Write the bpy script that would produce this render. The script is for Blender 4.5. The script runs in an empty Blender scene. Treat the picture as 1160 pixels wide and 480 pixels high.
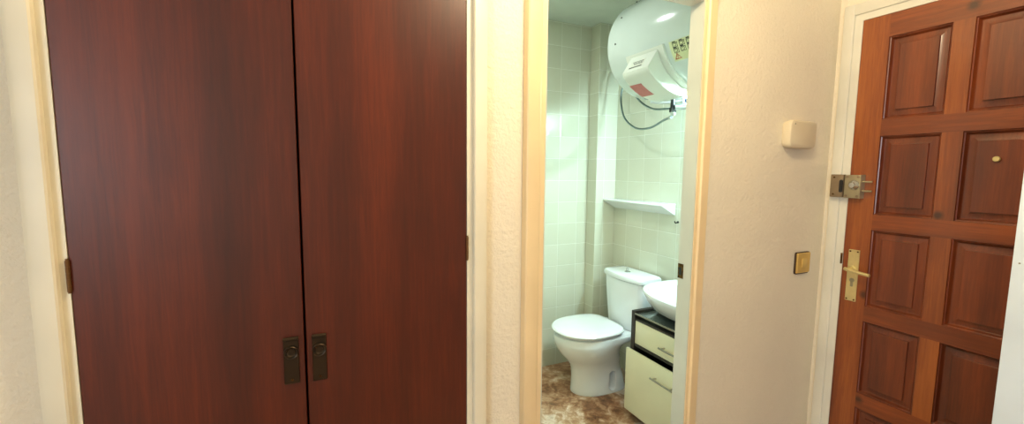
import bpy, bmesh, math, random
from mathutils import Vector, Matrix
C = bpy.context.scene.collection
PI = math.pi
random.seed(4)

# ------------------------------------------------------------------ colour + materials
def lin(c):
    return tuple(((v/255)/12.92 if v/255 <= .04045 else ((v/255+.055)/1.055)**2.4) for v in c)
def rgba(c): return (*lin(c), 1)

class NT:
    def __init__(s, name):
        s.m = bpy.data.materials.new(name); s.m.use_nodes = True
        s.t = s.m.node_tree; s.b = s.t.nodes['Principled BSDF']
    def n(s, typ, **kw):
        o = s.t.nodes.new(typ)
        for k, v in kw.items():
            if k in o.inputs.keys(): o.inputs[k].default_value = v
            else: setattr(o, k, v)
        return o
    def l(s, a, b): s.t.links.new(a, b)
    def math(s, op, a, b=None, c=None):
        o = s.t.nodes.new('ShaderNodeMath'); o.operation = op
        for i, v in enumerate((a, b, c)):
            if v is None: continue
            if hasattr(v, 'is_output'): s.l(v, o.inputs[i])
            else: o.inputs[i].default_value = v
        return o.outputs[0]
    def coord(s, scale=(1, 1, 1), kind='Object', rot=(0, 0, 0)):
        tc = s.n('ShaderNodeTexCoord'); mp = s.n('ShaderNodeMapping')
        mp.inputs['Scale'].default_value = scale; mp.inputs['Rotation'].default_value = rot
        s.l(tc.outputs[kind], mp.inputs['Vector']); return mp.outputs[0]
    def noise(s, vec, scale, detail=4, rough=.5, dist=0.0):
        o = s.n('ShaderNodeTexNoise'); o.inputs['Scale'].default_value = scale
        o.inputs['Detail'].default_value = detail; o.inputs['Roughness'].default_value = rough
        o.inputs['Distortion'].default_value = dist
        if vec is not None: s.l(vec, o.inputs['Vector'])
        return o.outputs['Fac']
    def ramp(s, fac, stops):
        o = s.n('ShaderNodeValToRGB'); e = o.color_ramp.elements
        while len(e) < len(stops): e.new(.5)
        for el, (p, c) in zip(e, stops): el.position = p; el.color = rgba(c)
        s.l(fac, o.inputs[0]); return o.outputs[0]
    def mix(s, fac, a, b, mode='MIX'):
        o = s.n('ShaderNodeMix'); o.data_type = 'RGBA'; o.blend_type = mode
        for v, i in ((fac, 0), (a, 6), (b, 7)):
            if hasattr(v, 'is_output'): s.l(v, o.inputs[i])
            else: o.inputs[i].default_value = v
        return o.outputs[2]
    def bump(s, h, strength=.3, dist=.01):
        o = s.n('ShaderNodeBump'); o.inputs['Strength'].default_value = strength
        o.inputs['Distance'].default_value = dist
        s.l(h, o.inputs['Height']); s.l(o.outputs[0], s.b.inputs['Normal'])
    def base(s, c):
        if hasattr(c, 'is_output'): s.l(c, s.b.inputs['Base Color'])
        else: s.b.inputs['Base Color'].default_value = rgba(c)
    def set(s, **kw):
        for k, v in kw.items(): s.b.inputs[k.replace('_', ' ')].default_value = v
        return s

def paint(name, c, rough=.5, var=.03, bump=0.0, bscale=60, coat=0):
    t = NT(name)
    f = t.noise(t.coord(), 3.5, 3)
    d = tuple(max(0, v*(1-var*2)) for v in c); u = tuple(min(255, v*(1+var)) for v in c)
    t.base(t.ramp(f, [(.3, d), (.7, u)])); t.set(Roughness=rough)
    if coat: t.set(Coat_Weight=coat, Coat_Roughness=.08)
    if bump: t.bump(t.noise(t.coord(), bscale, 4, .6), bump, .004)
    return t.m

def plaster(name, c):
    t = NT(name)
    v = t.coord()
    f = t.noise(v, 2.2, 4)
    t.base(t.ramp(f, [(.3, tuple(x*.965 for x in c)), (.7, c)]))
    h = t.math('ADD', t.noise(v, 75, 3, .55), t.math('MULTIPLY', t.noise(v, 190, 2), .4))
    t.bump(h, .55, .006); t.set(Roughness=.62); return t.m

def metal(name, c, rough=.3, wear=None, scale=40):
    t = NT(name)
    if wear:
        f = t.noise(t.coord(), scale, 4, .6)
        t.base(t.ramp(f, [(.42, c), (.62, wear)]))
    else:
        f = t.noise(t.coord(), 25, 2)
        t.base(t.ramp(f, [(.3, tuple(x*.9 for x in c)), (.7, c)]))
    t.set(Roughness=rough, Metallic=1.0); return t.m

def plain(name, c, rough=.5, **kw):
    t = NT(name)
    f = t.noise(t.coord(), 30, 2)
    t.base(t.ramp(f, [(.3, tuple(x*.94 for x in c)), (.7, c)])); t.set(Roughness=rough, **kw); return t.m

def tiles(name, axis, off):
    t = NT(name); P = .1555
    tc = t.n('ShaderNodeTexCoord'); sp = t.n('ShaderNodeSeparateXYZ'); t.l(tc.outputs['Object'], sp.inputs[0])
    u = t.math('DIVIDE', t.math('SUBTRACT', sp.outputs[axis], off), P)
    w = t.math('DIVIDE', t.math('SUBTRACT', sp.outputs['Z'], .44), P)
    def edge(x):
        fr = t.math('FRACT', t.math('ADD', x, 50.0))
        return t.math('MINIMUM', fr, t.math('SUBTRACT', 1.0, fr))
    e = t.math('MINIMUM', edge(u), edge(w))
    g = t.math('LESS_THAN', e, .0085)
    fl = t.n('ShaderNodeCombineXYZ'); t.l(t.math('FLOOR', u), fl.inputs[0]); t.l(t.math('FLOOR', w), fl.inputs[1])
    wn = t.n('ShaderNodeTexWhiteNoise'); t.l(fl.outputs[0], wn.inputs['Vector'])
    col = t.ramp(wn.outputs['Value'], [(0, (206, 207, 188)), (1, (213, 214, 196))])
    cl = t.noise(t.coord(), 14, 4, .6)
    col = t.mix(t.math('MULTIPLY', cl, .35), col, rgba((202, 200, 174)))
    t.base(t.mix(g, col, rgba((228, 230, 218))))
    r = t.math('ADD', t.math('MULTIPLY', g, .5), .16); t.l(r, t.b.inputs['Roughness'])
    mr = t.n('ShaderNodeMapRange'); t.l(e, mr.inputs[0]); mr.inputs[1].default_value = 0.0; mr.inputs[2].default_value = .035
    h = t.math('ADD', mr.outputs[0], t.math('MULTIPLY', t.noise(t.coord(), 7, 2), .7))
    t.bump(h, .25, .003); return t.m

def wood(name, dark, mid, light, axis='Z', fine=1.0, knots=False, rough=.32, coat=.25, seed=0.0):
    t = NT(name)
    sc = {'X': (.06, 1, 1), 'Y': (1, .06, 1), 'Z': (1, 1, .05)}[axis]
    tc = t.n('ShaderNodeTexCoord'); oi = t.n('ShaderNodeObjectInfo'); add = t.n('ShaderNodeVectorMath')
    cm = t.n('ShaderNodeCombineXYZ'); r = t.math('MULTIPLY', oi.outputs['Random'], 7.3)
    for i in range(3): t.l(r, cm.inputs[i])
    t.l(tc.outputs['Object'], add.inputs[0]); t.l(cm.outputs[0], add.inputs[1])
    mp = t.n('ShaderNodeMapping'); mp.inputs['Scale'].default_value = sc; t.l(add.outputs[0], mp.inputs[0])
    v = mp.outputs[0]
    broad = t.noise(v, 9*fine, 3, .5, .3)
    fineg = t.noise(v, 110*fine, 5, .7, .4)
    mott = t.noise(add.outputs[0], 3.0, 3)
    f = t.math('ADD', t.math('MULTIPLY', broad, .52), t.math('ADD', t.math('MULTIPLY', fineg, .32), t.math('MULTIPLY', mott, .16)))
    col = t.ramp(f, [(.36, dark), (.5, mid), (.64, light)])
    if knots:
        vo = t.n('ShaderNodeTexVoronoi'); vo.inputs['Scale'].default_value = 5.0
        vo.voronoi_dimensions = '2D'; sk = t.n('ShaderNodeSeparateXYZ'); ck = t.n('ShaderNodeCombineXYZ'); t.l(add.outputs[0], sk.inputs[0]); t.l(sk.outputs[1], ck.inputs[0]); t.l(sk.outputs[2], ck.inputs[1]); t.l(ck.outputs[0], vo.inputs['Vector'])
        ds = t.math('ADD', vo.outputs['Distance'], t.math('MULTIPLY', t.noise(add.outputs[0], 30, 3), .05))
        mr = t.n('ShaderNodeMapRange'); t.l(ds, mr.inputs[0]); mr.inputs[1].default_value = .06; mr.inputs[2].default_value = .13
        mr.inputs[3].default_value = .8; mr.inputs[4].default_value = 0.0
        sx = t.n('ShaderNodeSeparateColor'); t.l(vo.outputs['Color'], sx.inputs[0])
        col = t.mix(t.math('MULTIPLY', mr.outputs[0], t.math('LESS_THAN', sx.outputs[0], .62)), col, rgba(tuple(x*.45 for x in dark)))
    t.base(col); t.set(Roughness=rough, Coat_Weight=coat, Coat_Roughness=.16)
    t.bump(fineg, .08, .002); return t.m

def floor_mat(name):
    t = NT(name); v = t.coord()
    w1 = t.noise(v, 3.2, 5, .6, 1.6); w2 = t.noise(v, 14, 6, .7, 1.2)
    f = t.math('ADD', t.math('MULTIPLY', w1, .6), t.math('MULTIPLY', w2, .4))
    t.base(t.ramp(f, [(.36, (92, 56, 34)), (.44, (148, 100, 66)), (.51, (186, 146, 112)), (.58, (222, 200, 180)), (.66, (156, 110, 76))]))
    t.set(Roughness=.3); return t.m

M = {}
M['plaster'] = plaster('plaster_cream', (240, 229, 206))
M['white_paint'] = paint('white_gloss_paint', (228, 225, 210), .38)
M['casing_paint'] = paint('casing_cream_paint', (236, 228, 204), .4)
M['warm_paint'] = paint('warm_cream_paint', (238, 212, 166), .4)
M['warm_edge'] = paint('pale_edge_paint', (232, 222, 206), .42)
M['jamb_paint'] = paint('jamb_paint_cool_lit', (206, 206, 192), .45)  # casing paint as seen in cooler, dimmer light, put into the jamb colour
M['door_white'] = paint('white_door_daylight_tint', (220, 230, 240), .4)  # white paint with the blue cast of daylight mixed into the colour
M['ceil'] = paint('ceiling_paint', (235, 232, 222), .7)
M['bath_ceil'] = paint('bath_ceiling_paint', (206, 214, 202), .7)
M['tile_x'] = tiles('tile_back', 'X', 1.5735)
M['tile_y'] = tiles('tile_side', 'Y', 2.2205)
M['sapele'] = wood('sapele_veneer', (60, 18, 7), (80, 26, 9), (106, 39, 14), 'Z', 1.0, False, .38, .15)
M['pine_z'] = wood('varnished_pine_upright', (98, 44, 17), (134, 66, 25), (166, 92, 38), 'Z', 1.0, True, .33, .35)
M['pine_y'] = wood('varnished_pine_crosswise', (88, 38, 16), (118, 55, 22), (148, 74, 31), 'Y', 1.0, True, .33, .35)
M['pine_panel'] = wood('varnished_pine_panel', (78, 33, 15), (106, 47, 21), (134, 64, 28), 'Z', 1.3, False, .33, .35)
M['dark_wood'] = wood('dark_oak', (44, 38, 34), (54, 47, 41), (66, 58, 50), 'Z', 1.5, False, .45, .0)
M['ceramic'] = paint('white_ceramic', (232, 236, 236), .12, .01, coat=.5)
M['seat_plastic'] = paint('white_seat_plastic', (236, 238, 238), .2, .01, coat=.3)
M['enamel'] = paint('white_enamel', (208, 218, 212), .18, .01, coat=.4)
M['cover'] = paint('cream_plastic', (222, 224, 212), .4, .01)
M['drawer'] = paint('cream_lacquer', (226, 220, 184), .3, .015, coat=.2)
M['black'] = plain('black_plastic', (28, 30, 30), .4)
M['shadow_gap'] = plain('dark_void_board', (20, 16, 14), .8)
M['steel'] = metal('brushed_steel', (176, 172, 160), .32)
M['chrome'] = metal('chrome', (215, 220, 222), .12)
M['hose'] = metal('braided_steel', (140, 158, 158), .35)
M['brass'] = plain('satin_brass', (226, 210, 152), .36, Metallic=.65)
M['hinge_brass'] = plain('hinge_brass', (118, 84, 48), .4, Metallic=.5)
M['brass_dark'] = metal('aged_brass', (120, 88, 48), .42, (70, 46, 26), 60)
M['bronze'] = plain('dark_bronze', (62, 50, 36), .38, Metallic=.75)
M['lock_box'] = plain('lock_nickel_brass', (174, 164, 134), .34, Metallic=.6)
M['keeper'] = plain('lock_keeper_bronze', (146, 128, 102), .45, Metallic=.4)
M['gold'] = plain('gold_plate', (222, 184, 102), .35, Metallic=.35)
M['switch_rim'] = plain('dark_switch_rim', (70, 52, 36), .5)
M['rocker'] = plain('ivory_gold_rocker', (226, 192, 112), .4, Metallic=.2)
M['sensor'] = paint('ivory_plastic', (222, 208, 178), .45, .01)
M['red_label'] = plain('red_label', (200, 118, 112), .5)
M['paper'] = plain('white_label', (226, 226, 210), .5)
M['sticker'] = plain('pale_yellow_sticker', (216, 220, 170), .4)
M['ink'] = plain('label_ink', (60, 66, 56), .6)
M['warn_red'] = plain('warning_red', (190, 84, 60), .5)
M['floor'] = floor_mat('marbled_brown_floor')
M['plinth'] = plain('dark_plinth', (30, 26, 24), .6)
def glass_mat():
    t = NT('tinted_glass'); t.base((190, 205, 195)); f = t.noise(t.coord(), 5, 2)
    t.l(t.math('MULTIPLY', f, .08), t.b.inputs['Roughness']); t.set(Transmission_Weight=.92, IOR=1.48); return t.m
M['glass'] = glass_mat()

# ------------------------------------------------------------------ object helpers
ORG = {}
def org(o): return ORG.get(o.name, Vector((0, 0, 0))) if o else Vector((0, 0, 0))
def tag(o, label=None, cat=None, group=None, kind=None):
    if label: o['label'] = label
    if cat: o['category'] = cat
    if group: o['group'] = group
    if kind: o['kind'] = kind
    return o
def thing(name, loc, label, cat, group=None, kind=None):
    o = bpy.data.objects.new(name, None); C.objects.link(o); o.location = loc; o.empty_display_size = .05
    ORG[o.name] = Vector(loc); return tag(o, label, cat, group, kind)
def obj(name, bm, mat, parent=None, smooth=True, label=None, angle=35, at=None):
    """link a bmesh written in world coordinates as one mesh object"""
    bmesh.ops.recalc_face_normals(bm, faces=bm.faces)
    o0 = org(parent)
    if parent is None and at is not None: o0 = Vector(at)
    bm.transform(Matrix.Translation(-o0))
    me = bpy.data.meshes.new(name); bm.to_mesh(me); bm.free()
    if smooth:
        for p in me.polygons: p.use_smooth = True
        me.set_sharp_from_angle(angle=math.radians(angle))
    for m in (mat if isinstance(mat, (list, tuple)) else [mat]): me.materials.append(m)
    o = bpy.data.objects.new(name, me); C.objects.link(o)
    if parent: o.parent = parent
    else: o.location = o0
    ORG[o.name] = o0
    if label: o['label'] = label
    return o
def struct(name, bm, mat, label, cat, **kw):
    o = obj(name, bm, mat, smooth=kw.pop('smooth', False), **kw); return tag(o, label, cat, kind='structure')

def BM(): return bmesh.new()
def box(bm, x0, x1, y0, y1, z0, z1, bev=0, seg=2, mi=0):
    t = bmesh.new(); bmesh.ops.create_cube(t, size=1)
    t.transform(Matrix.Translation(((x0+x1)/2, (y0+y1)/2, (z0+z1)/2)) @ Matrix.Diagonal((abs(x1-x0), abs(y1-y0), abs(z1-z0), 1)))
    if bev: bmesh.ops.bevel(t, geom=list(t.edges), offset=bev, segments=seg, profile=.5, affect='EDGES')
    return merge(bm, t, mi)
def merge(bm, t, mi=0):
    for f_ in t.faces: f_.material_index = mi
    me = bpy.data.meshes.new('tmp'); t.to_mesh(me); t.free(); bm.from_mesh(me); bpy.data.meshes.remove(me); return bm
def bx(*a, **k): return box(BM(), *a, **k)
def tube(bm, pts, r, n=10, cap=True):
    pts = [Vector(p) for p in pts]; rings = []
    rr = r if isinstance(r, (list, tuple)) else [r]*len(pts)
    up = None
    for i, p in enumerate(pts):
        d = (pts[min(i+1, len(pts)-1)] - pts[max(i-1, 0)]).normalized()
        if up is None:
            up = Vector((0, 0, 1)) if abs(d.z) < .9 else Vector((1, 0, 0))
        s = d.cross(up).normalized(); up = s.cross(d).normalized()
        rings.append([bm.verts.new(p + (s*math.cos(a) + up*math.sin(a))*rr[i]) for a in [2*PI*k/n for k in range(n)]])
    for a, b in zip(rings, rings[1:]):
        for k in range(n): bm.faces.new((a[k], a[(k+1) % n], b[(k+1) % n], b[k]))
    if cap: bm.faces.new(rings[0][::-1]); bm.faces.new(rings[-1])
    return bm
def smoothpath(pts, n=8):
    P = [Vector(p) for p in pts]; P = [P[0]*2-P[1]] + P + [P[-1]*2-P[-2]]; out = []
    for i in range(1, len(P)-2):
        for k in range(n):
            t = k/n; a, b, c, d = P[i-1:i+3]
            out.append(.5*((2*b)+(c-a)*t+(2*a-5*b+4*c-d)*t*t+(3*b-a-3*c+d)*t**3))
    out.append(P[-2]); return out
def loft(bm, rings, cap0=True, cap1=True):
    R = [[bm.verts.new(p) for p in r] for r in rings]; n = len(R[0])
    for a, b in zip(R, R[1:]):
        for k in range(n): bm.faces.new((a[k], a[(k+1) % n], b[(k+1) % n], b[k]))
    if cap0: bm.faces.new(R[0][::-1])
    if cap1: bm.faces.new(R[-1])
    return bm
def prism(bm, pts, axis, a0, a1):
    """pts in the two other axes (order: X,Y,Z without axis), extruded along axis"""
    def mk(p, a): return {'X': (a, p[0], p[1]), 'Y': (p[0], a, p[1]), 'Z': (p[0], p[1], a)}[axis]
    return loft(bm, [[mk(p, a0) for p in pts], [mk(p, a1) for p in pts]])
def disc(bm, c, axis, r, h, n=24, bev=0):
    """short cylinder centred at c, along axis"""
    ax = {'X': Vector((1, 0, 0)), 'Y': Vector((0, 1, 0)), 'Z': Vector((0, 0, 1))}[axis]
    c = Vector(c); pr = [(-h/2, r-bev), (-h/2+bev, r), (h/2-bev, r), (h/2, r-bev)] if bev else [(-h/2, r), (h/2, r)]
    return tube(bm, [c+ax*a for a, _ in pr], [b for _, b in pr], n)

# ------------------------------------------------------------------ the setting
XR, YW, XB, YB, ZC = 1.955, 1.07, 1.99, 2.62, 2.50
ZB = 2.468
XL, YF = -2.4, -2.8

b = BM(); box(b, XL-.1, XR+.15, YF-.1, 1.088, -.08, 0)
struct('floor', b, M['floor'], 'marbled brown floor of the hall', 'floor')
b = BM(); box(b, .40, 2.14, 1.088, 2.72, -.08, 0)
struct('floor_bathroom', b, M['floor'], 'marbled brown floor around the toilet', 'floor')
b = bx(XL-.1, XR+.15, YF-.1, 1.10, ZC, ZC+.08)
struct('ceiling', b, M['ceil'], 'white ceiling of the hall', 'ceiling')
b = bx(.40, 2.14, 1.10, 2.72, ZB, ZB+.1)
struct('ceiling_bathroom', b, M['bath_ceil'], 'pale ceiling above the water heater in the bathroom', 'ceiling')

WX0, WX1 = -.4495, .373        # wardrobe opening
DX0, DX1 = .575, 1.18          # bathroom doorway (rough)
Y0, Y1 = YW, 1.088
b = BM()
box(b, XL, WX0, Y0, Y1, 0, ZC); box(b, WX0, WX1, Y0, Y1, 2.06, ZC); box(b, WX1, DX0, Y0, Y1, 0, ZC)
box(b, DX0, DX1, Y0, Y1, 2.012, ZC); box(b, DX1, XR, Y0, Y1, 0, ZC)
struct('wall_back', b, M['plaster'], 'cream textured hall wall holding the wardrobe and the bathroom doorway', 'wall')
# entry wall on the right, with the door opening
EY0, EY1, EZ = .147, 1.007, 2.06
b = BM()
box(b, XR, XR+.12, EY1, YW, 0, ZC); box(b, XR, XR+.12, EY0, EY1, EZ, ZC); box(b, XR, XR+.12, YF, EY0, 0, ZC)
struct('wall_right', b, M['plaster'], 'cream hall wall around the panelled entry door', 'wall')
# left wall with a window
b = BM()
wy0, wy1, wz0, wz1 = -2.55, -1.35, .9, 2.1
box(b, XL-.12, XL, YF, wy0, 0, ZC); box(b, XL-.12, XL, wy1, YW, 0, ZC)
box(b, XL-.12, XL, wy0, wy1, 0, wz0); box(b, XL-.12, XL, wy0, wy1, wz1, ZC)
struct('wall_left', b, M['plaster'], 'cream wall with the daylight window, left of the camera', 'wall')
b = BM()
for a0, a1, c0, c1 in ((wy0, wy0+.05, wz0, wz1), (wy1-.05, wy1, wz0, wz1), (wy0, wy1, wz0, wz0+.05), (wy0, wy1, wz1-.05, wz1), ((wy0+wy1)/2-.03, (wy0+wy1)/2+.03, wz0, wz1)):
    box(b, XL-.09, XL-.03, a0, a1, c0, c1, .004)
struct('window_1', b, M['door_white'], 'white window frame in the left wall', 'window')
b = bx(XL, XR, YF-.1, YF, 0, ZC)
struct('wall_front', b, M['plaster'], 'cream wall behind the camera', 'wall')

# bathroom shell
b = bx(.45, 2.05, YB, YB+.1, 0, ZB)
struct('wall_bathroom_back', b, M['tile_x'], 'cream tiled wall straight behind the toilet', 'wall')
b = bx(XB, XB+.1, 1.10, YB, 0, ZB)
struct('wall_bathroom_right', b, M['tile_y'], 'cream tiled wall the shelf and the toilet cistern stand against', 'wall')
b = bx(.40, .45, 1.10, YB+.1, 0, ZB)
struct('wall_bathroom_left', b, M['tile_y'], 'cream tiled bathroom wall hidden behind the doorway', 'wall')
b = BM()
box(b, .45, DX0, 1.088, 1.10, 0, ZB); box(b, DX0, DX1, 1.088, 1.10, 2.012, ZB); box(b, DX1, XB, 1.088, 1.10, 0, ZB)
struct('wall_bathroom_front', b, M['tile_x'], 'tiled bathroom side of the doorway wall', 'wall')
b = bx(1.817, XB, 2.511, YB, 0, ZB, bev=.002, seg=1)
struct('wall_bathroom_column', b, M['tile_x'], 'narrow tiled column in the corner behind the toilet', 'wall')

# ------------------------------------------------------------------ wardrobe
wr = thing('wardrobe', (-.038, 1.05, 0), 'built-in wardrobe with two dark red-brown wooden doors, left of the bathroom doorway', 'wardrobe')
YD = 1.05
b = BM()
box(b, -.4495, -.4305, YD, 1.10, 0, 2.012); box(b, .3525, .373, YD, 1.10, 0, 2.012); box(b, -.4495, .373, YD, 1.10, 2.012, 2.032) 
obj('frame', b, M['casing_paint'], wr)
b = BM()
def cas_profile(xi, xo, yf, yb, s):   # inner edge xi, outer edge xo
    return [(xi, yb), (xi, yf+.003), (xi+s*.003, yf), (xo-s*.012, yf), (xo-s*.003, yf+.004), (xo, yf+.012), (xo, yb)]
prism(b, cas_profile(.3675, .407, 1.035, 1.0695, 1), 'Z', 0, 2.07)
prism(b, cas_profile(-.4435, -.484, 1.035, 1.0695, -1), 'Z', 0, 2.07)
box(b, -.4430, .3670, 1.0355, 1.0690, 2.0325, 2.069, .003)
obj('casing', b, M['casing_paint'], wr)
b = BM(); box(b, -.4495, -.4325, 1.101, 1.62, .02, 2.03); box(b, .356, .373, 1.101, 1.62, .02, 2.03); box(b, -.4325, .356, 1.60, 1.62, .02, 2.03); box(b, -.4325, .356, 1.10, 1.6, .02, .05); box(b, -.4325, .356, 1.101, 1.6, 2.01, 2.03)
obj('carcass', b, M['shadow_gap'], wr)
SE = -.0388
def wdoor(x0, x1, hs):
    d = obj('door', bx(x0, x1, YD, YD+.022, .015, 2.006, bev=.0015, seg=1), M['sapele'], wr)
    for z in (.30, 1.2355, 1.955):
        h = BM(); xh = x0 if hs < 0 else x1
        cx_ = xh + hs*.0010
        for k in range(5):
            zz = z - .030 + k*.012
            tube(h, [(cx_, YD-.003, zz), (cx_, YD-.003, zz+.0112)], [.0034, .0034], 10)
        tube(h, [(cx_, YD-.003, z-.033), (cx_, YD-.003, z+.033)], .0026, 8)
        obj('hinge', h, M['hinge_brass'], d)
    return d
dl = wdoor(-.4293, SE-.0022, -1); dr = wdoor(SE+.0022, .3512, 1)
def whandle(d, x0, x1, z0, z1, zc):
    cx_ = (x0+x1)/2
    h = box(BM(), x0, x1, YD-.004, YD-.0003, z0, z1, .0012, 1)
    hp = obj('handle', h, M['bronze'], d)
    b = BM(); box(b, x0-.0005, x1+.0005, YD-.009, YD-.004, z1-.007, z1, .0015, 1)
    obj('lip', b, M['bronze'], hp)
    # raised ring and dished centre
    prof = [(0, .004), (.008, .0042), (.0105, .006), (.0115, .0095), (.0135, .0105), (.0150, .009), (.0155, .004)]
    n = 28; rings = [[(cx_+r*math.cos(a), YD-hh, zc+r*math.sin(a)) for a in [2*PI*k/n for k in range(n)]] for r, hh in prof[1:]]
    obj('finger_ring', loft(BM(), rings[::-1], True, True), M['bronze'], hp)
    b = BM(); disc(b, (cx_, YD-.0047, z0+.010), 'Y', .003, .0018, 10)
    obj('screw', b, M['brass_dark'], hp)
whandle(dl, -.0838, -.0525, .949, 1.059, 1.0240)
whandle(dr, -.0250, .0055, .946, 1.058, 1.0215)
dl['label'] = 'left wardrobe door, darker wood'; dr['label'] = 'right wardrobe door, brighter redder wood'

# ------------------------------------------------------------------ bathroom door frame
fr = thing('trim_1', (.875, 1.09, 0), 'cream painted frame of the open bathroom doorway', 'door frame', kind='structure')
JI0, JI1, HZ = .585, 1.17, 2.0
b = BM()
box(b, DX0, JI0, 1.0699, 1.107, 0, 2.012); box(b, JI0-.003, JI0, 1.049, 1.0699, 0, 2.0); box(b, JI1, DX1, 1.0699, 1.107, 0, 2.012); box(b, JI1, JI1+.003, 1.049, 1.0699, 0, 2.0)
obj('jamb', b, M['jamb_paint'], fr)
obj('head', bx(JI0, JI1, 1.049, 1.107, HZ, 2.0115), M['warm_edge'], fr)
b = BM()
# moulded front: flat face, bead, step
prism(b, [(JI1+.0032, 1.0695), (JI1+.0032, 1.049), (JI1+.0040, 1.047), (JI1+.016, 1.047), (JI1+.018, 1.043), (JI1+.021, 1.0405), (JI1+.025, 1.0405), (JI1+.029, 1.044), (JI1+.058, 1.046), (JI1+.0635, 1.051), (JI1+.0645, 1.0695)], 'Z', 0, 2.065)
prism(b, [(JI0-.0032, 1.0695), (JI0-.0032, 1.049), (JI0-.0040, 1.047), (JI0-.018, 1.047), (JI0-.020, 1.044), (JI0-.024, 1.0415), (JI0-.058, 1.043), (JI0-.0615, 1.046), (JI0-.063, 1.0695)], 'Z', 0, 2.065)
box(b, JI0-.0625, JI1+.064, 1.0425, 1.0695, 2.0118, 2.0645, .003)
obj('casing', b, M['warm_paint'], fr)
b = BM(); x = JI1
box(b, x-.0018, x+.0, 1.082, 1.1065, 1.062, 1.115, .0006, 1)
sp = obj('strike_plate', b, M['brass_dark'], fr)
obj('latch_hole', bx(x-.0024, x-.0016, 1.089, 1.100, 1.074, 1.101), M['black'], sp)

# ------------------------------------------------------------------ entry door + frame
ef = thing('trim_2', (1.95, .577, 0), 'white painted frame around the panelled entry door', 'door frame', kind='structure')
XD = 1.94
b = BM()
def pf(yi, yo, s): return [(XR-.0005, yi), (XD-.004, yi), (XD-.007, yi+s*.003), (XD-.007, yo-s*.008), (XD-.004, yo-s*.002), (XR-.0005, yo)]
prism(b, pf(1.007, 1.047, 1), 'Z', 0, 2.100)
prism(b, pf(.147, .107, -1), 'Z', 0, 2.100)
box(b, XD-.0068, XR-.0005, .1472, 1.0068, 2.058, 2.0995, .002)
obj('casing', b, M['white_paint'], ef)
b = BM()
box(b, XD, XR+.09, .9785, 1.0065, 0, 2.058); box(b, XD, XR+.09, .1475, .1755, 0, 2.058); box(b, XD, XR+.09, .1755, .9785, 2.0315, 2.058)
obj('jamb', b, M['white_paint'], ef)
b = BM()  # keeper of the rim lock
box(b, XD-.030, XD-.0075, .9855, 1.032, 1.346, 1.4375, .003)
kp = obj('lock_keeper', b, M['keeper'], ef)
b = BM()
prism(b, [(.988+.0065*math.cos(a), (1.372 if math.sin(a) < 0 else 1.410)+.0065*math.sin(a)) for a in [2*PI*k/24 for k in range(24)]], 'X', XD-.0312, XD-.0295)
b.transform(Matrix.Translation((0, .004, 0)))
obj('keeper_slot', b, M['black'], kp)
for z in (1.358, 1.426): obj('screw', disc(BM(), (XD-.0305, 1.018, z), 'X', .0035, .002, 12), M['brass_dark'], kp)
obj('latch_strike', bx(XD-.003, XD-.0002, .979, .986, 1.074, 1.118, bev=.0008, seg=1), M['brass_dark'], ef)

ed = thing('door_1', (1.95, .577, 0), 'varnished red-brown wooden entry door with three columns of raised panels', 'door', kind='structure')
DY0, DY1, TH = .177, .977, .042
cols = [(.890, .715), (.662, .487), (.434, .259)]
rows = [(1.947, 1.645), (1.584, 1.285), (1.225, .922), (.862, .567), (.505, .210)]
ZT, Z0 = 2.030, .008
def timber(y0, y1, z0, z1, mat, name): obj(name, bx(XD, XD+TH, y0, y1, z0, z1), mat, ed, smooth=False)
timber(cols[0][0], DY1, Z0, ZT, M['pine_z'], 'stile'); timber(DY0, cols[2][1], Z0, ZT, M['pine_z'], 'stile')
zr = [ZT] + [z for r in rows for z in r] + [Z0]
for k in range(0, len(zr), 2): timber(cols[2][1], cols[0][0], zr[k+1], zr[k], M['pine_y'], 'rail')
for zt, zb in rows:
    for ya, yb in ((cols[0][1], cols[1][0]), (cols[1][1], cols[2][0])): timber(yb, ya, zb, zt, M['pine_z'], 'muntin')
for (yl, yr_) in cols:
    for zt, zb in rows:
        b = BM()
        # concentric rectangles: sticking ogee, groove, raised bevel, field
        prof = [(0, 0), (.002, .0045), (.005, .006), (.0075, .012), (.010, .0165), (.012, .018), (.0135, .018), (.033, .0125), (.0338, .0065), (.0348, .0058)]
        rg = [[(XD+d, yl-i, zt-i), (XD+d, yr_+i, zt-i), (XD+d, yr_+i, zb+i), (XD+d, yl-i, zb+i)] for i, d in prof]
        back = [[(XD+TH-.004, yl, zt), (XD+TH-.004, yr_, zt), (XD+TH-.004, yr_, zb), (XD+TH-.004, yl, zb)]]
        loft(b, back+rg); obj('panel', b, M['pine_panel'], ed, angle=20)
# handle plate with lever
b = box(BM(), XD-.0045, XD-.0002, .919, .957, .931, 1.139, .001, 1)
hp = obj('handle_plate', b, M['brass'], ed, label='satin brass handle plate')
b = BM()
disc(b, (XD-.007, .940, 1.062), 'X', .0135, .008, 24, .002)
tube(b, [(XD-.008, .940, 1.062), (XD-.040, .940, 1.062)], .0075, 14)
pts = smoothpath([(XD-.037, .949, 1.0635), (XD-.041, .935, 1.062), (XD-.043, .900, 1.058), (XD-.044, .862, 1.0545)], 6)
tube(b, pts, [.0075]+[.0072]*(len(pts)-7)+[.0066]*6, 12)
obj('lever', b, M['brass'], hp)
b = BM(); disc(b, (XD-.0055, .937, 1.016), 'X', .0085, .004, 20, .001); box(b, XD-.0075, XD-.0045, .9325, .9415, .990, 1.014, .002)
kc = obj('keyhole', b, M['lock_box'], hp)
for y in (.925, .951):
    for z in (.938, 1.132): obj('screw', disc(BM(), (XD-.005, y, z), 'X', .0034, .0014, 12), M['brass_dark'], hp)
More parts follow.
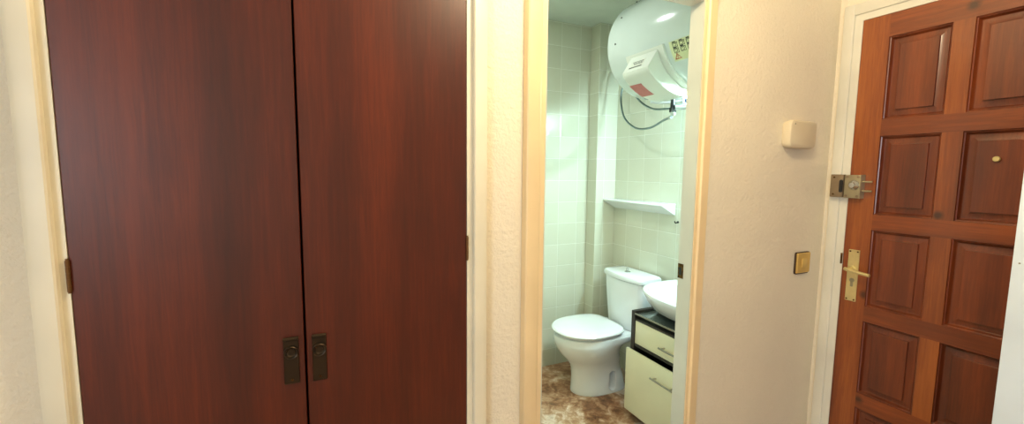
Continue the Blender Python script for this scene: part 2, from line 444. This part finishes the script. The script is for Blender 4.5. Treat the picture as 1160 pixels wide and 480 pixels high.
# rim lock
b = box(BM(), XD-.030, XD-.0002, .926, .9805, 1.345, 1.436, .002)
lk = obj('rim_lock', b, M['lock_box'], ed, label='nickel rim lock box')
prof = [(.020, 0), (.017, .005), (.012, .010), (.010, .014), (.004, .0155)]
n = 24; rings = [[(XD-.030-h_, .948+r*math.cos(a), 1.396+r*math.sin(a)) for a in [2*PI*k/n for k in range(n)]] for r, h_ in prof]
obj('cylinder_boss', loft(BM(), rings), M['chrome'], lk)
for y, z in ((.972, 1.353), (.972, 1.428), (.934, 1.353), (.934, 1.428)): obj('screw', disc(BM(), (XD-.0305, y, z), 'X', .005, .003, 12, .001), M['keeper'], lk)
for z in (1.410, 1.374): obj('bolt', tube(BM(), [(XD-.016, .926, z), (XD-.016, .893, z)], .0040, 10), M['lock_box'], lk)
obj('edge_plate', bx(XD-.0315, XD-.0005, .9245, .9262, 1.344, 1.437), M['lock_box'], lk)
b = BM(); disc(b, (XD-.001, .579, 1.491), 'X', .0085, .011, 20, .002)
obj('peephole', b, M['brass'], ed, label='small brass peephole')

# white door standing open at the right
wd = thing('door_2', (1.42, .02, 0), 'plain white door standing open in front of the entry door', 'door', kind='structure')
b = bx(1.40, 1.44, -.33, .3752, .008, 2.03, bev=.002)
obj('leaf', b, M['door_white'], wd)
b = BM(); disc(b, (1.3994, .3638, 1.2477), 'X', .0017, .0014, 10); obj('screw', b, M['steel'], wd)

# ------------------------------------------------------------------ wall sensor and light switch
ws = thing('wall_sensor', (1.72, YW, 1.59), 'ivory rounded plastic box on the wall beside the entry door', 'sensor')
def roundrect(cx_, cz, w, h, r, n=6):
    out = []
    for sx, sz, a0 in ((1, 1, 0), (-1, 1, PI/2), (-1, -1, PI), (1, -1, 1.5*PI)):
        for k in range(n+1):
            a = a0 + PI/2*k/n; out.append((cx_+sx*(w/2-r)+r*math.cos(a), cz+sz*(h/2-r)+r*math.sin(a)))
    return out
def rr_loft(prof, cx_, cz, w, h, r):
    return loft(BM(), [[(p[0], y, p[1]) for p in roundrect(cx_, cz, w-2*i, h-2*i, max(r-i, .001))] for i, y in prof])
sx0, sx1 = 1.638, 1.800; scx = (sx0+sx1)/2
obj('back_housing', rr_loft([(.003, YW-.0004), (.001, YW-.006), (.0015, YW-.014)], scx, 1.5905, sx1-sx0, .104, .022), M['sensor'], ws)
cv = obj('front_cover', rr_loft([(.0, YW-.0145), (0, YW-.029), (.002, YW-.033), (.007, YW-.0355)], scx, 1.5905, sx1-sx0, .106, .022), M['sensor'], ws)
b = BM(); disc(b, (scx-.058, YW-.0358, 1.628), 'Y', .0022, .001, 10); obj('indicator', b, M['ink'], cv)
sw = thing('light_switch', (1.821, YW, 1.07), 'small gold light switch with dark rim, below the ivory wall box', 'switch')
obj('rim', rr_loft([(0, YW-.0004), (0, YW-.006)], 1.821, 1.070, .093, .092, .010), M['switch_rim'], sw)
obj('plate', rr_loft([(.004, YW-.006), (.004, YW-.009), (.0065, YW-.0115)], 1.8225, 1.0705, .093, .092, .008), M['gold'], sw)
obj('rocker', bx(1.806, 1.838, YW-.0150, YW-.011, 1.052, 1.089, bev=.002), M['rocker'], sw)

# ------------------------------------------------------------------ toilet
TY = 2.225
to = thing('toilet', (1.65, TY, 0), 'white ceramic toilet with closed lid and cistern against the tiled wall', 'toilet')
def egg(xf, xb, hw, z, n=48, eb=3.2, ef_=2.0, xc=None):
    xc = xf + (xb-xf)*.47 if xc is None else xc; out = []
    for k in range(n):
        a = 2*PI*k/n; c_, s_ = math.cos(a), math.sin(a)
        e = eb if c_ > 0 else ef_; L = (xb-xc) if c_ > 0 else (xc-xf)
        m_ = (abs(c_)**e + abs(s_)**e)**(-1/e)
        out.append((xc+L*c_*m_, TY+hw*s_*m_, z))
    return out
b = BM()
loft(b, [egg(1.468, 1.86, .118, 0), egg(1.466, 1.86, .121, .006), egg(1.470, 1.85, .117, .03), egg(1.472, 1.83, .112, .10), egg(1.466, 1.81, .112, .16),
         egg(1.452, 1.80, .120, .195, xc=1.64), egg(1.420, 1.79, .142, .235, xc=1.61), egg(1.385, 1.785, .166, .275, eb=2.6, xc=1.58), egg(1.358, 1.79, .184, .32, eb=2.6, xc=1.57), egg(1.346, 1.83, .192, .35, eb=2.8, xc=1.57), egg(1.343, 1.93, .194, .365, xc=1.58), egg(1.342, 1.970, .194, .385, xc=1.6), egg(1.345, 1.970, .192, .396, xc=1.6), egg(1.352, 1.966, .186, .400, xc=1.6)])
body = obj('bowl', b, M['ceramic'], to)
# bolt recess cut into the flank
cut = BM()
pts = [(1.704+.030*math.cos(a), (.048 if math.sin(a) < 0 else .118)+.030*math.sin(a)) for a in [2*PI*k/28 for k in range(28)]]
prism(cut, pts, 'Y', TY-.2, TY-.045)
cm = bpy.data.meshes.new('cut'); bmesh.ops.recalc_face_normals(cut, faces=cut.faces); cut.transform(Matrix.Translation(-ORG[to.name])); cut.to_mesh(cm); cut.free()
co = bpy.data.objects.new('cut', cm); C.objects.link(co); co.location = to.location
md = body.modifiers.new('recess', 'BOOLEAN'); md.object = co; md.operation = 'DIFFERENCE'; md.solver = 'EXACT'
bpy.context.view_layer.update()
dg = bpy.context.evaluated_depsgraph_get(); me2 = bpy.data.meshes.new_from_object(body.evaluated_get(dg))
body.modifiers.clear(); body.data = me2
for p in me2.polygons: p.use_smooth = True
me2.set_sharp_from_angle(angle=math.radians(35))
if not me2.materials: me2.materials.append(M['ceramic'])
bpy.data.objects.remove(co); bpy.data.meshes.remove(cm)
b = BM(); disc(b, (1.704, TY-.0475, .047), 'Y', .006, .006, 12, .001); obj('fixing_screw', b, M['chrome'], to)
b = BM()
loft(b, [egg(1.366, 1.770, .168, .4005, eb=3.6), egg(1.362, 1.770, .172, .404, eb=3.6), egg(1.360, 1.772, .174, .414, eb=3.6), egg(1.366, 1.770, .168, .4190, eb=3.6)])
obj('seat', b, M['seat_plastic'], to)
b = BM()
loft(b, [egg(1.341, 1.776, .194, .4205, eb=3.6), egg(1.335, 1.780, .200, .425, eb=3.6), egg(1.334, 1.780, .201, .431, eb=3.6), egg(1.342, 1.776, .194, .4385, eb=3.6), egg(1.37, 1.765, .17, .4425, eb=3.4), egg(1.45, 1.74, .10, .4445)])
obj('lid', b, M['seat_plastic'], to)
for dy in (-.07, .07): obj('hinge', tube(BM(), [(1.785, TY+dy-.02, .416), (1.785, TY+dy+.02, .416)], .012, 14), M['seat_plastic'], to)
CY = 2.195
def cis(xf, hw, z, bow=.02, r=.045, xb=1.972, n=8, m_=10):
    """tank cross-section: bowed front with rounded front corners"""
    out = []
    out.append((xb, CY-hw, z)); 
    for k in range(n+1):
        a = PI/2*k/n; out.append((xf+bow+r-r*math.sin(a), CY-hw+r-r*math.cos(a), z))
    for k in range(1, m_):
        t = k/m_; y = -1+2*t; out.append((xf+bow*(y*y)**1.2, CY+(hw-r)*y, z))
    for k in range(n+1):
        a = PI/2*k/n; out.append((xf+bow+r-r*math.cos(a), CY+hw-r+r*math.sin(a), z))
    out.append((xb, CY+hw, z)); return out
b = BM()
loft(b, [cis(1.815, .158, .400), cis(1.806, .166, .412), cis(1.803, .170, .45), cis(1.798, .178, .55), cis(1.793, .186, .65), cis(1.790, .190, .728)])
tk = obj('cistern', b, M['ceramic'], to)
b = BM()
loft(b, [cis(1.792, .189, .729), cis(1.781, .199, .734), cis(1.780, .200, .752), cis(1.786, .195, .763), cis(1.80, .18, .769, r=.04), cis(1.85, .13, .772, r=.03)])
obj('cistern_lid', b, M['ceramic'], tk)
b = BM(); disc(b, (1.865, CY+.0, .774), 'Z', .021, .006, 24, .0015)
tube(b, smoothpath([(1.862, CY-.006, .776), (1.862, CY-.007, .795), (1.862, CY+.002, .801), (1.862, CY+.008, .795), (1.862, CY+.008, .776)], 5), .0028, 8)
obj('flush_knob', b, M['chrome'], tk)

# ------------------------------------------------------------------ vanity cabinet and basin
CX, CYF, CYN = 1.62, 1.857, 1.25
vc = thing('vanity_cabinet', (1.8, 1.55, 0), 'cream two-drawer cabinet with dark sides under the basin, lower drawer pulled out', 'cabinet')
b = BM()
box(b, CX, 1.985, CYF-.027, CYF, .05, .648); box(b, CX, 1.985, CYN, CYN+.018, .05, .648)
box(b, 1.97, 1.985, CYN+.018, CYF-.027, .05, .648); box(b, CX+.02, 1.97, CYN+.018, CYF-.027, .05, .066); box(b, CX+.005, 1.97, CYN+.018, CYF-.027, .445, .460)
box(b, CX+.005, 1.97, CYN+.018, CYF-.027, .596, .606)
obj('carcass', b, M['dark_wood'], vc, smooth=False)
obj('plinth', bx(CX+.05, 1.97, CYN+.02, CYF-.02, 0, .05), M['plinth'], vc, smooth=False)
b = BM(); box(b, CX+.002, 1.965, CYN+.0185, CYF-.0275, .632, .639, .0008, 1)
gl = obj('glass_top', b, M['glass'], vc)
b = BM(); box(b, CX-.003, CX+.002, CYN+.0185, CYF-.0275, .6305, .6405, .001, 1); obj('edge_strip', b, M['steel'], gl)
def drawer(xf, y0, y1, z0, z1, depth, hy0, hy1, hz):
    d = obj('drawer', bx(xf, xf+.016, y0, y1, z0, z1, bev=.0015), M['drawer'], vc)
    b = BM(); a0, a1 = y0+.03, y1-.03
    box(b, xf+.0165, xf+depth, a0, a0+.01, z0+.02, z1-.06); box(b, xf+.0165, xf+depth, a1-.01, a1, z0+.02, z1-.06); box(b, xf+.0165, xf+depth, a0+.01, a1-.01, z0+.02, z0+.03)
    obj('drawer_tray', b, M['dark_wood'], d, smooth=False)
    b = BM(); xh = xf-.028
    tube(b, [(xh, hy0, hz), (xh, hy1, hz)], .005, 12)
    for y in (hy0+.016, hy1-.016): tube(b, [(xh, y, hz), (xf+.001, y, hz)], .004, 10)
    obj('handle', b, M['steel'], d)
drawer(1.624, CYN+.021, CYF-.0295, .4625, .594, .33, 1.49, 1.617, .519)
drawer(1.585, CYN+.01, CYF-.004, .068, .433, .36, 1.475, 1.628, .357)

SY = 1.535
si = thing('wash_basin', (1.8, SY, .65), 'white ceramic wash basin with rounded front above the drawer cabinet', 'basin')
def bring(xf, hw, z, xb=1.9885, ex=2.6, n=48, xc=None):
    """D-shaped ring: rounded front, straight back against the wall"""
    xc = 1.80 if xc is None else xc; out = []
    for k in range(n):
        a = 2*PI*k/n; c_, s_ = math.cos(a), math.sin(a)
        e = ex if c_ < 0 else 9.0; L = (xb-xc) if c_ > 0 else (xc-xf)
        m_ = (abs(c_)**e + abs(s_)**e)**(-1/e)
        out.append((xc+L*c_*m_, SY+hw*s_*m_, z))
    return out
b = BM()
loft(b, [bring(1.69, .280, .6515, ex=2.5), bring(1.655, .300, .675, ex=2.5), bring(1.602, .314, .722, ex=2.4), bring(1.567, .325, .762, ex=2.2), bring(1.560, .335, .778, ex=2.2), bring(1.562, .333, .788, ex=2.2), bring(1.570, .326, .793, ex=2.2),
         bring(1.590, .305, .793, xb=1.88, ex=2.2, xc=1.76), bring(1.60, .295, .788, xb=1.87, xc=1.76, ex=2.2), bring(1.63, .25, .73, xb=1.85, ex=2.2, xc=1.75), bring(1.67, .17, .69, xb=1.82, ex=2.2, xc=1.75), bring(1.72, .05, .682, xb=1.79, ex=2.2, xc=1.75)])
obj('bowl', b, M['ceramic'], si)
b = BM()
tube(b, [(1.93, SY, .793), (1.93, SY, .86), (1.93, SY, .905)], [.024, .022, .021], 20)
tube(b, smoothpath([(1.925, SY, .86), (1.87, SY, .875), (1.81, SY, .862)], 5), [.012]*11, 12)
tube(b, smoothpath([(1.93, SY, .905), (1.91, SY, .918), (1.85, SY, .94)], 4), [.014]*5+[.007]*4, 10)
obj('tap', b, M['chrome'], si)
b = BM(); disc(b, (1.755, SY, .684), 'Z', .022, .005, 20, .0015); obj('drain', b, M['chrome'], si)

# ------------------------------------------------------------------ corner shelf
b = BM()
prism(b, [(1.989, 1.247), (1.886, 1.244), (1.881, 1.240), (1.881, 1.234), (1.888, 1.228), (1.989, 1.174)], 'Y', 1.925, 2.5095)
sh = obj('wall_shelf', b, M['ceramic'], at=(1.98, 2.2, 1.24))
bv = sh.modifiers.new('bevel', 'BEVEL'); bv.width = .006; bv.segments = 2; bv.limit_method = 'ANGLE'; bv.angle_limit = math.radians(40)
tag(sh, 'white wedge-shaped shelf on the tiled wall above the toilet cistern', 'shelf')
hk = thing('wall_hook', (1.985, 1.8985, 1.134), 'tiny dark hook on the tiled wall under the shelf end', 'hook')
b = BM(); disc(b, (1.986, 1.8985, 1.1365), 'X', .007, .006, 14, .001); obj('base', b, M['black'], hk)
b = BM(); tube(b, smoothpath([(1.985, 1.8985, 1.137), (1.970, 1.8985, 1.132), (1.962, 1.8985, 1.136), (1.961, 1.8985, 1.145)], 4), .0035, 8); obj('prong', b, M['black'], hk)

# ------------------------------------------------------------------ water heater
AX, AZ, R = 1.70, 2.11, .262
YN, YFAR = 1.24, 1.925
wh = thing('water_heater', (AX, 1.6, AZ-R), 'large white cylindrical electric water heater hung high on the tiled wall', 'water heater')
def ring(r, y, n=72): return [(AX+r*math.cos(2*PI*k/n), y, AZ+r*math.sin(2*PI*k/n)) for k in range(n)]
b = BM()
loft(b, [ring(.06, YN-.052), ring(.14, YN-.044), ring(.20, YN-.028), ring(.24, YN-.010), ring(.256, YN), ring(R, YN+.012), ring(R, YFAR-.012), ring(.257, YFAR), ring(.24, YFAR+.010), ring(.20, YFAR+.028), ring(.14, YFAR+.044), ring(.06, YFAR+.052)])
tank = obj('tank', b, M['enamel'], wh, angle=30)
for th in (-178.5, 150, 120):
    b = BM(); a = math.radians(th); tube(b, [(AX+(R-.002)*math.cos(a), 1.853, AZ+(R-.002)*math.sin(a)), (AX+(R+.003)*math.cos(a), 1.853, AZ+(R+.003)*math.sin(a))], .0045, 10); obj('screw', b, M['ink'], tank)

for y in (1.40, 1.78): obj('wall_bracket', bx(AX+.17, XB-.0006, y-.02, y+.02, AZ+.03, AZ+.20, .002), M['enamel'], wh)
def cp(th, r): a = math.radians(th); return (AX+r*math.cos(a), AZ+r*math.sin(a))
def arc(t0, t1, r0, r1, n=14): return [cp(t0+(t1-t0)*k/n, r0+(r1-r0)*k/n) for k in range(n+1)]
# control cover
b = BM()
prism(b, arc(-160.5, -88, R+.012, R+.012) + arc(-88, -160.5, R+.0006, R+.0006), 'Y', 1.520, 1.772)
flo = obj('control_cover', b, M['cover'], wh)
b = BM()
sec = [cp(-157.5, R+.0125)] + [cp(-148.8, .357), cp(-146.8, .3625), cp(-144.5, .362)] + arc(-142, -102, .360, .312, 10) + [cp(-98, .300), cp(-95, .29), cp(-93, R+.0125)] + arc(-95, -156, R+.0125, R+.0125, 10)
prism(b, sec, 'Y', 1.553, 1.735)
bmesh.ops.recalc_face_normals(b, faces=b.faces)
hd = obj('cover_hood', b, M['cover'], flo)
bv = hd.modifiers.new('bevel', 'BEVEL'); bv.width = .005; bv.segments = 3; bv.limit_method = 'ANGLE'; bv.angle_limit = math.radians(50)
def patch(t0, t1, rf, y0, y1, th=.0008, n=10):
    """thin label following a curved profile rf(theta)"""
    b = BM()
    o_ = [cp(t0+(t1-t0)*k/n, rf(t0+(t1-t0)*k/n)+th) for k in range(n+1)]
    i_ = [cp(t1+(t0-t1)*k/n, rf(t1+(t0-t1)*k/n)+.0001) for k in range(n+1)]
    prism(b, o_+i_, 'Y', y0, y1); return b
def hoodr(t): return .360 + (t+142)/40*(.312-.360) + .0006
b = BM()
obj('red_label', patch(-137, -121, hoodr, 1.650, 1.733), M['red_label'], flo, label='red label')
# rating label on the sloping upper face of the hood
p0, p1 = Vector(cp(-158.6, R+.024)), Vector(cp(-152.6, .352)); d_ = (p1-p0).normalized(); nn = Vector((d_.y, -d_.x))
if nn.dot(Vector(cp(-165, .4))-p0) < 0: nn = -nn
def slant(s0, s1, y0, y1, h_):
    L = (p1-p0).length; q = [p0+d_*L*s0+nn*h_, p0+d_*L*s1+nn*h_, p0+d_*L*s1+nn*(h_-.0012), p0+d_*L*s0+nn*(h_-.0012)]
    return prism(BM(), [(v.x, v.y) for v in q], 'Y', y0, y1)
hoff = 0.0
sA, sB = Vector(cp(-157.5, R+.0125)), Vector(cp(-148.8, .357))
d_ = (sB-sA).normalized(); nn = Vector((d_.y, -d_.x)); p0, p1 = sA, sB
if nn.x > 0: nn = -nn
rl = obj('rating_label', slant(.36, .84, 1.606, 1.70, .0011), M['paper'], flo, label='small white printed label')
b = BM()
for s in (.44, .52, .60): merge(b, slant(s, s+.03, 1.614, 1.692-(s-.4)*.1, .0016))
merge(b, slant(.76, .82, 1.610, 1.698, .0017))
obj('print', b, M['ink'], rl)
# warning sticker with pictograms
Rs = lambda t: R+.0004
st = obj('warning_sticker', patch(-160, -140, Rs, 1.36, 1.493), M['sticker'], tank, label='pale yellow warning sticker')
def cyl_pt(y, th, r=R+.0016): x, z = cp(th, r); return (x, y, z)
def stroke(bm, pts, w=.0012):
    tube(bm, [cyl_pt(y, t) for y, t in pts], w, 6)
b = BM()
for y0 in (1.474, 1.435, 1.396):
    for t0 in (-158.2, -152.6):
        yA, yB, tA, tB = y0, y0-.026, t0, t0+4.2
        stroke(b, [(yA, tA), (yB, tA), (yB, tB), (yA, tB), (yA, tA)], .0013)
        stroke(b, [(yA-.006, tA+.9), (yB+.006, tA+.9), (yB+.008, tB-1.0), (yA-.008, tB-1.0)], .0011)
        stroke(b, [(yA, tA-.8), (yB+.01, tA-.8)], .0018)
obj('pictogram', b, M['ink'], st)
b = BM()
for y0 in (1.482, ):
    stroke(b, [(y0, -142.3), (y0-.034, -142.3), (y0-.017, -147.6), (y0, -142.3)], .0019)
    stroke(b, [(y0-.015, -145.8), (y0-.020, -144.8), (y0-.014, -144.3), (y0-.018, -143.0)], .0012)
obj('warning_triangle', b, M['warn_red'], st)
# pipe stubs and safety valve
b = BM(); disc(b, (1.693, 1.69, 1.8465), 'Z', .030, .007, 24, .002); tube(b, [(1.693, 1.69, 1.845), (1.693, 1.69, 1.80), (1.694, 1.69, 1.768)], [.012, .012, .0135], 16)
disc(b, (1.694, 1.69, 1.762), 'Z', .018, .022, 6)
obj('pipe_union', b, M['black'], wh)
b = BM(); tube(b, [(1.694, 1.69, 1.760), (1.70, 1.69, 1.735)], .013, 14)
tube(b, [(1.694, 1.678, 1.775), (1.73, 1.655, 1.778), (1.765, 1.635, 1.780)], [.015, .017, .014], 16)
tube(b, [(1.735, 1.655, 1.79), (1.735, 1.655, 1.83)], [.012, .011], 14)
sv = obj('safety_valve', b, M['chrome'], wh)
b = BM(); disc(b, (1.737, 1.640, 1.808), 'Y', .012, .012, 16, .002); obj('valve_knob', b, plain('blue_plastic', (40, 70, 120), .4), sv)
b = BM(); disc(b, (1.757, 1.632, 1.796), 'Y', .008, .012, 14, .002); obj('valve_cap', b, plain('red_plastic', (150, 40, 40), .4), sv)
b = BM(); tube(b, smoothpath([(1.66, 1.83, 1.835), (1.70, 1.78, 1.828), (1.72, 1.72, 1.822), (1.73, 1.66, 1.825)], 5), .0075, 12)
tube(b, smoothpath([(1.68, 1.84, 1.822), (1.715, 1.78, 1.813), (1.735, 1.72, 1.81), (1.74, 1.665, 1.81)], 5), .0065, 12)
obj('supply_pipe', b, M['ceramic'], wh)
# braided hoses
def hose(pts, label):
    P = smoothpath(pts, 10)
    o = obj('flexible_hose', tube(BM(), P, .0062, 12), M['hose'], wh, label=label)
    for q in ([P[0], P[0]+(P[1]-P[0]).normalized()*.022], [P[-2]+(P[-2]-P[-1]).normalized()*.02, P[-1]]): obj('end_nut', tube(BM(), q, .0095, 6), M['chrome'], o)
    b = BM(); q = Vector(pts[0]); tube(b, [(XB-.0005, q.y, q.z), (XB-.006, q.y, q.z), (XB-.007, q.y, q.z), (q.x-.002, q.y, q.z)], [.022, .021, .011, .011], 18); obj('wall_fitting', b, M['chrome'], o)
hose([(1.950, 2.30, 2.10), (1.925, 2.315, 2.095), (1.90, 2.345, 2.03), (1.885, 2.35, 1.93), (1.86, 2.28, 1.80), (1.83, 2.13, 1.715), (1.80, 1.97, 1.70), (1.745, 1.80, 1.725), (1.703, 1.705, 1.728)], 'longer hose in the lower loop')
hose([(1.950, 2.19, 2.09), (1.92, 2.195, 2.085), (1.88, 2.22, 2.01), (1.872, 2.20, 1.94), (1.85, 2.10, 1.865), (1.81, 1.96, 1.81), (1.775, 1.82, 1.79), (1.762, 1.70, 1.785), (1.766, 1.637, 1.781)], 'shorter hose in the upper loop')

# ------------------------------------------------------------------ lights
def light(name, typ, loc, energy, color, aim=None, **kw):
    L = bpy.data.lights.new(name, typ); L.energy = energy; L.color = color
    for k, v in kw.items(): setattr(L, k, v)
    o = bpy.data.objects.new(name, L); C.objects.link(o); o.location = loc
    if aim: o.rotation_euler = (Vector(aim)-Vector(loc)).to_track_quat('-Z', 'Y').to_euler()
    return o
light('hall_ceiling_lamp', 'POINT', (.64, .47, 2.26), 30, (1.0, .80, .50), shadow_soft_size=.09)
light('bathroom_mirror_lamp', 'AREA', (1.93, 1.45, 1.86), 32, (.66, .96, 1.0), aim=(.9, 2.0, 1.35), shape='RECTANGLE', size=.5, size_y=.06)
light('bathroom_ceiling_lamp', 'AREA', (.90, 1.96, 2.45), 6.8, (.92, 1.0, .94), aim=(.9, 1.96, 0), shape='DISK', size=.16)
light('window_daylight', 'AREA', (XL-.2, (wy0+wy1)/2, 1.55), 74, (.76, .89, 1.0), aim=(1.4, -.3, 1.1), shape='RECTANGLE', size=1.2, size_y=1.2)

w = bpy.data.worlds.new('sky'); bpy.context.scene.world = w; w.use_nodes = True
bg = w.node_tree.nodes['Background']; bg.inputs[0].default_value = (.80, .90, 1.0, 1); bg.inputs[1].default_value = 1.0

# ------------------------------------------------------------------ camera
cam = bpy.data.cameras.new('camera'); co = bpy.data.objects.new('camera', cam); C.objects.link(co)
cam.sensor_width = 36; cam.lens = 36*477.588/1160; cam.clip_start = .02
r_, u_, f_ = Vector((.9091, -.4166, .0099)), Vector((.0318, .0930, .9952)), Vector((.4155, .9043, -.0978))
m3 = Matrix((r_, u_, -f_)).transposed(); co.matrix_world = Matrix.Translation((0, 0, 1.44)) @ m3.to_4x4()
sc = bpy.context.scene; sc.camera = co
vs = sc.view_settings; vs.view_transform = 'Standard'; vs.look = 'None'; vs.gamma = 1; vs.use_curve_mapping = False; vs.exposure = 0.14
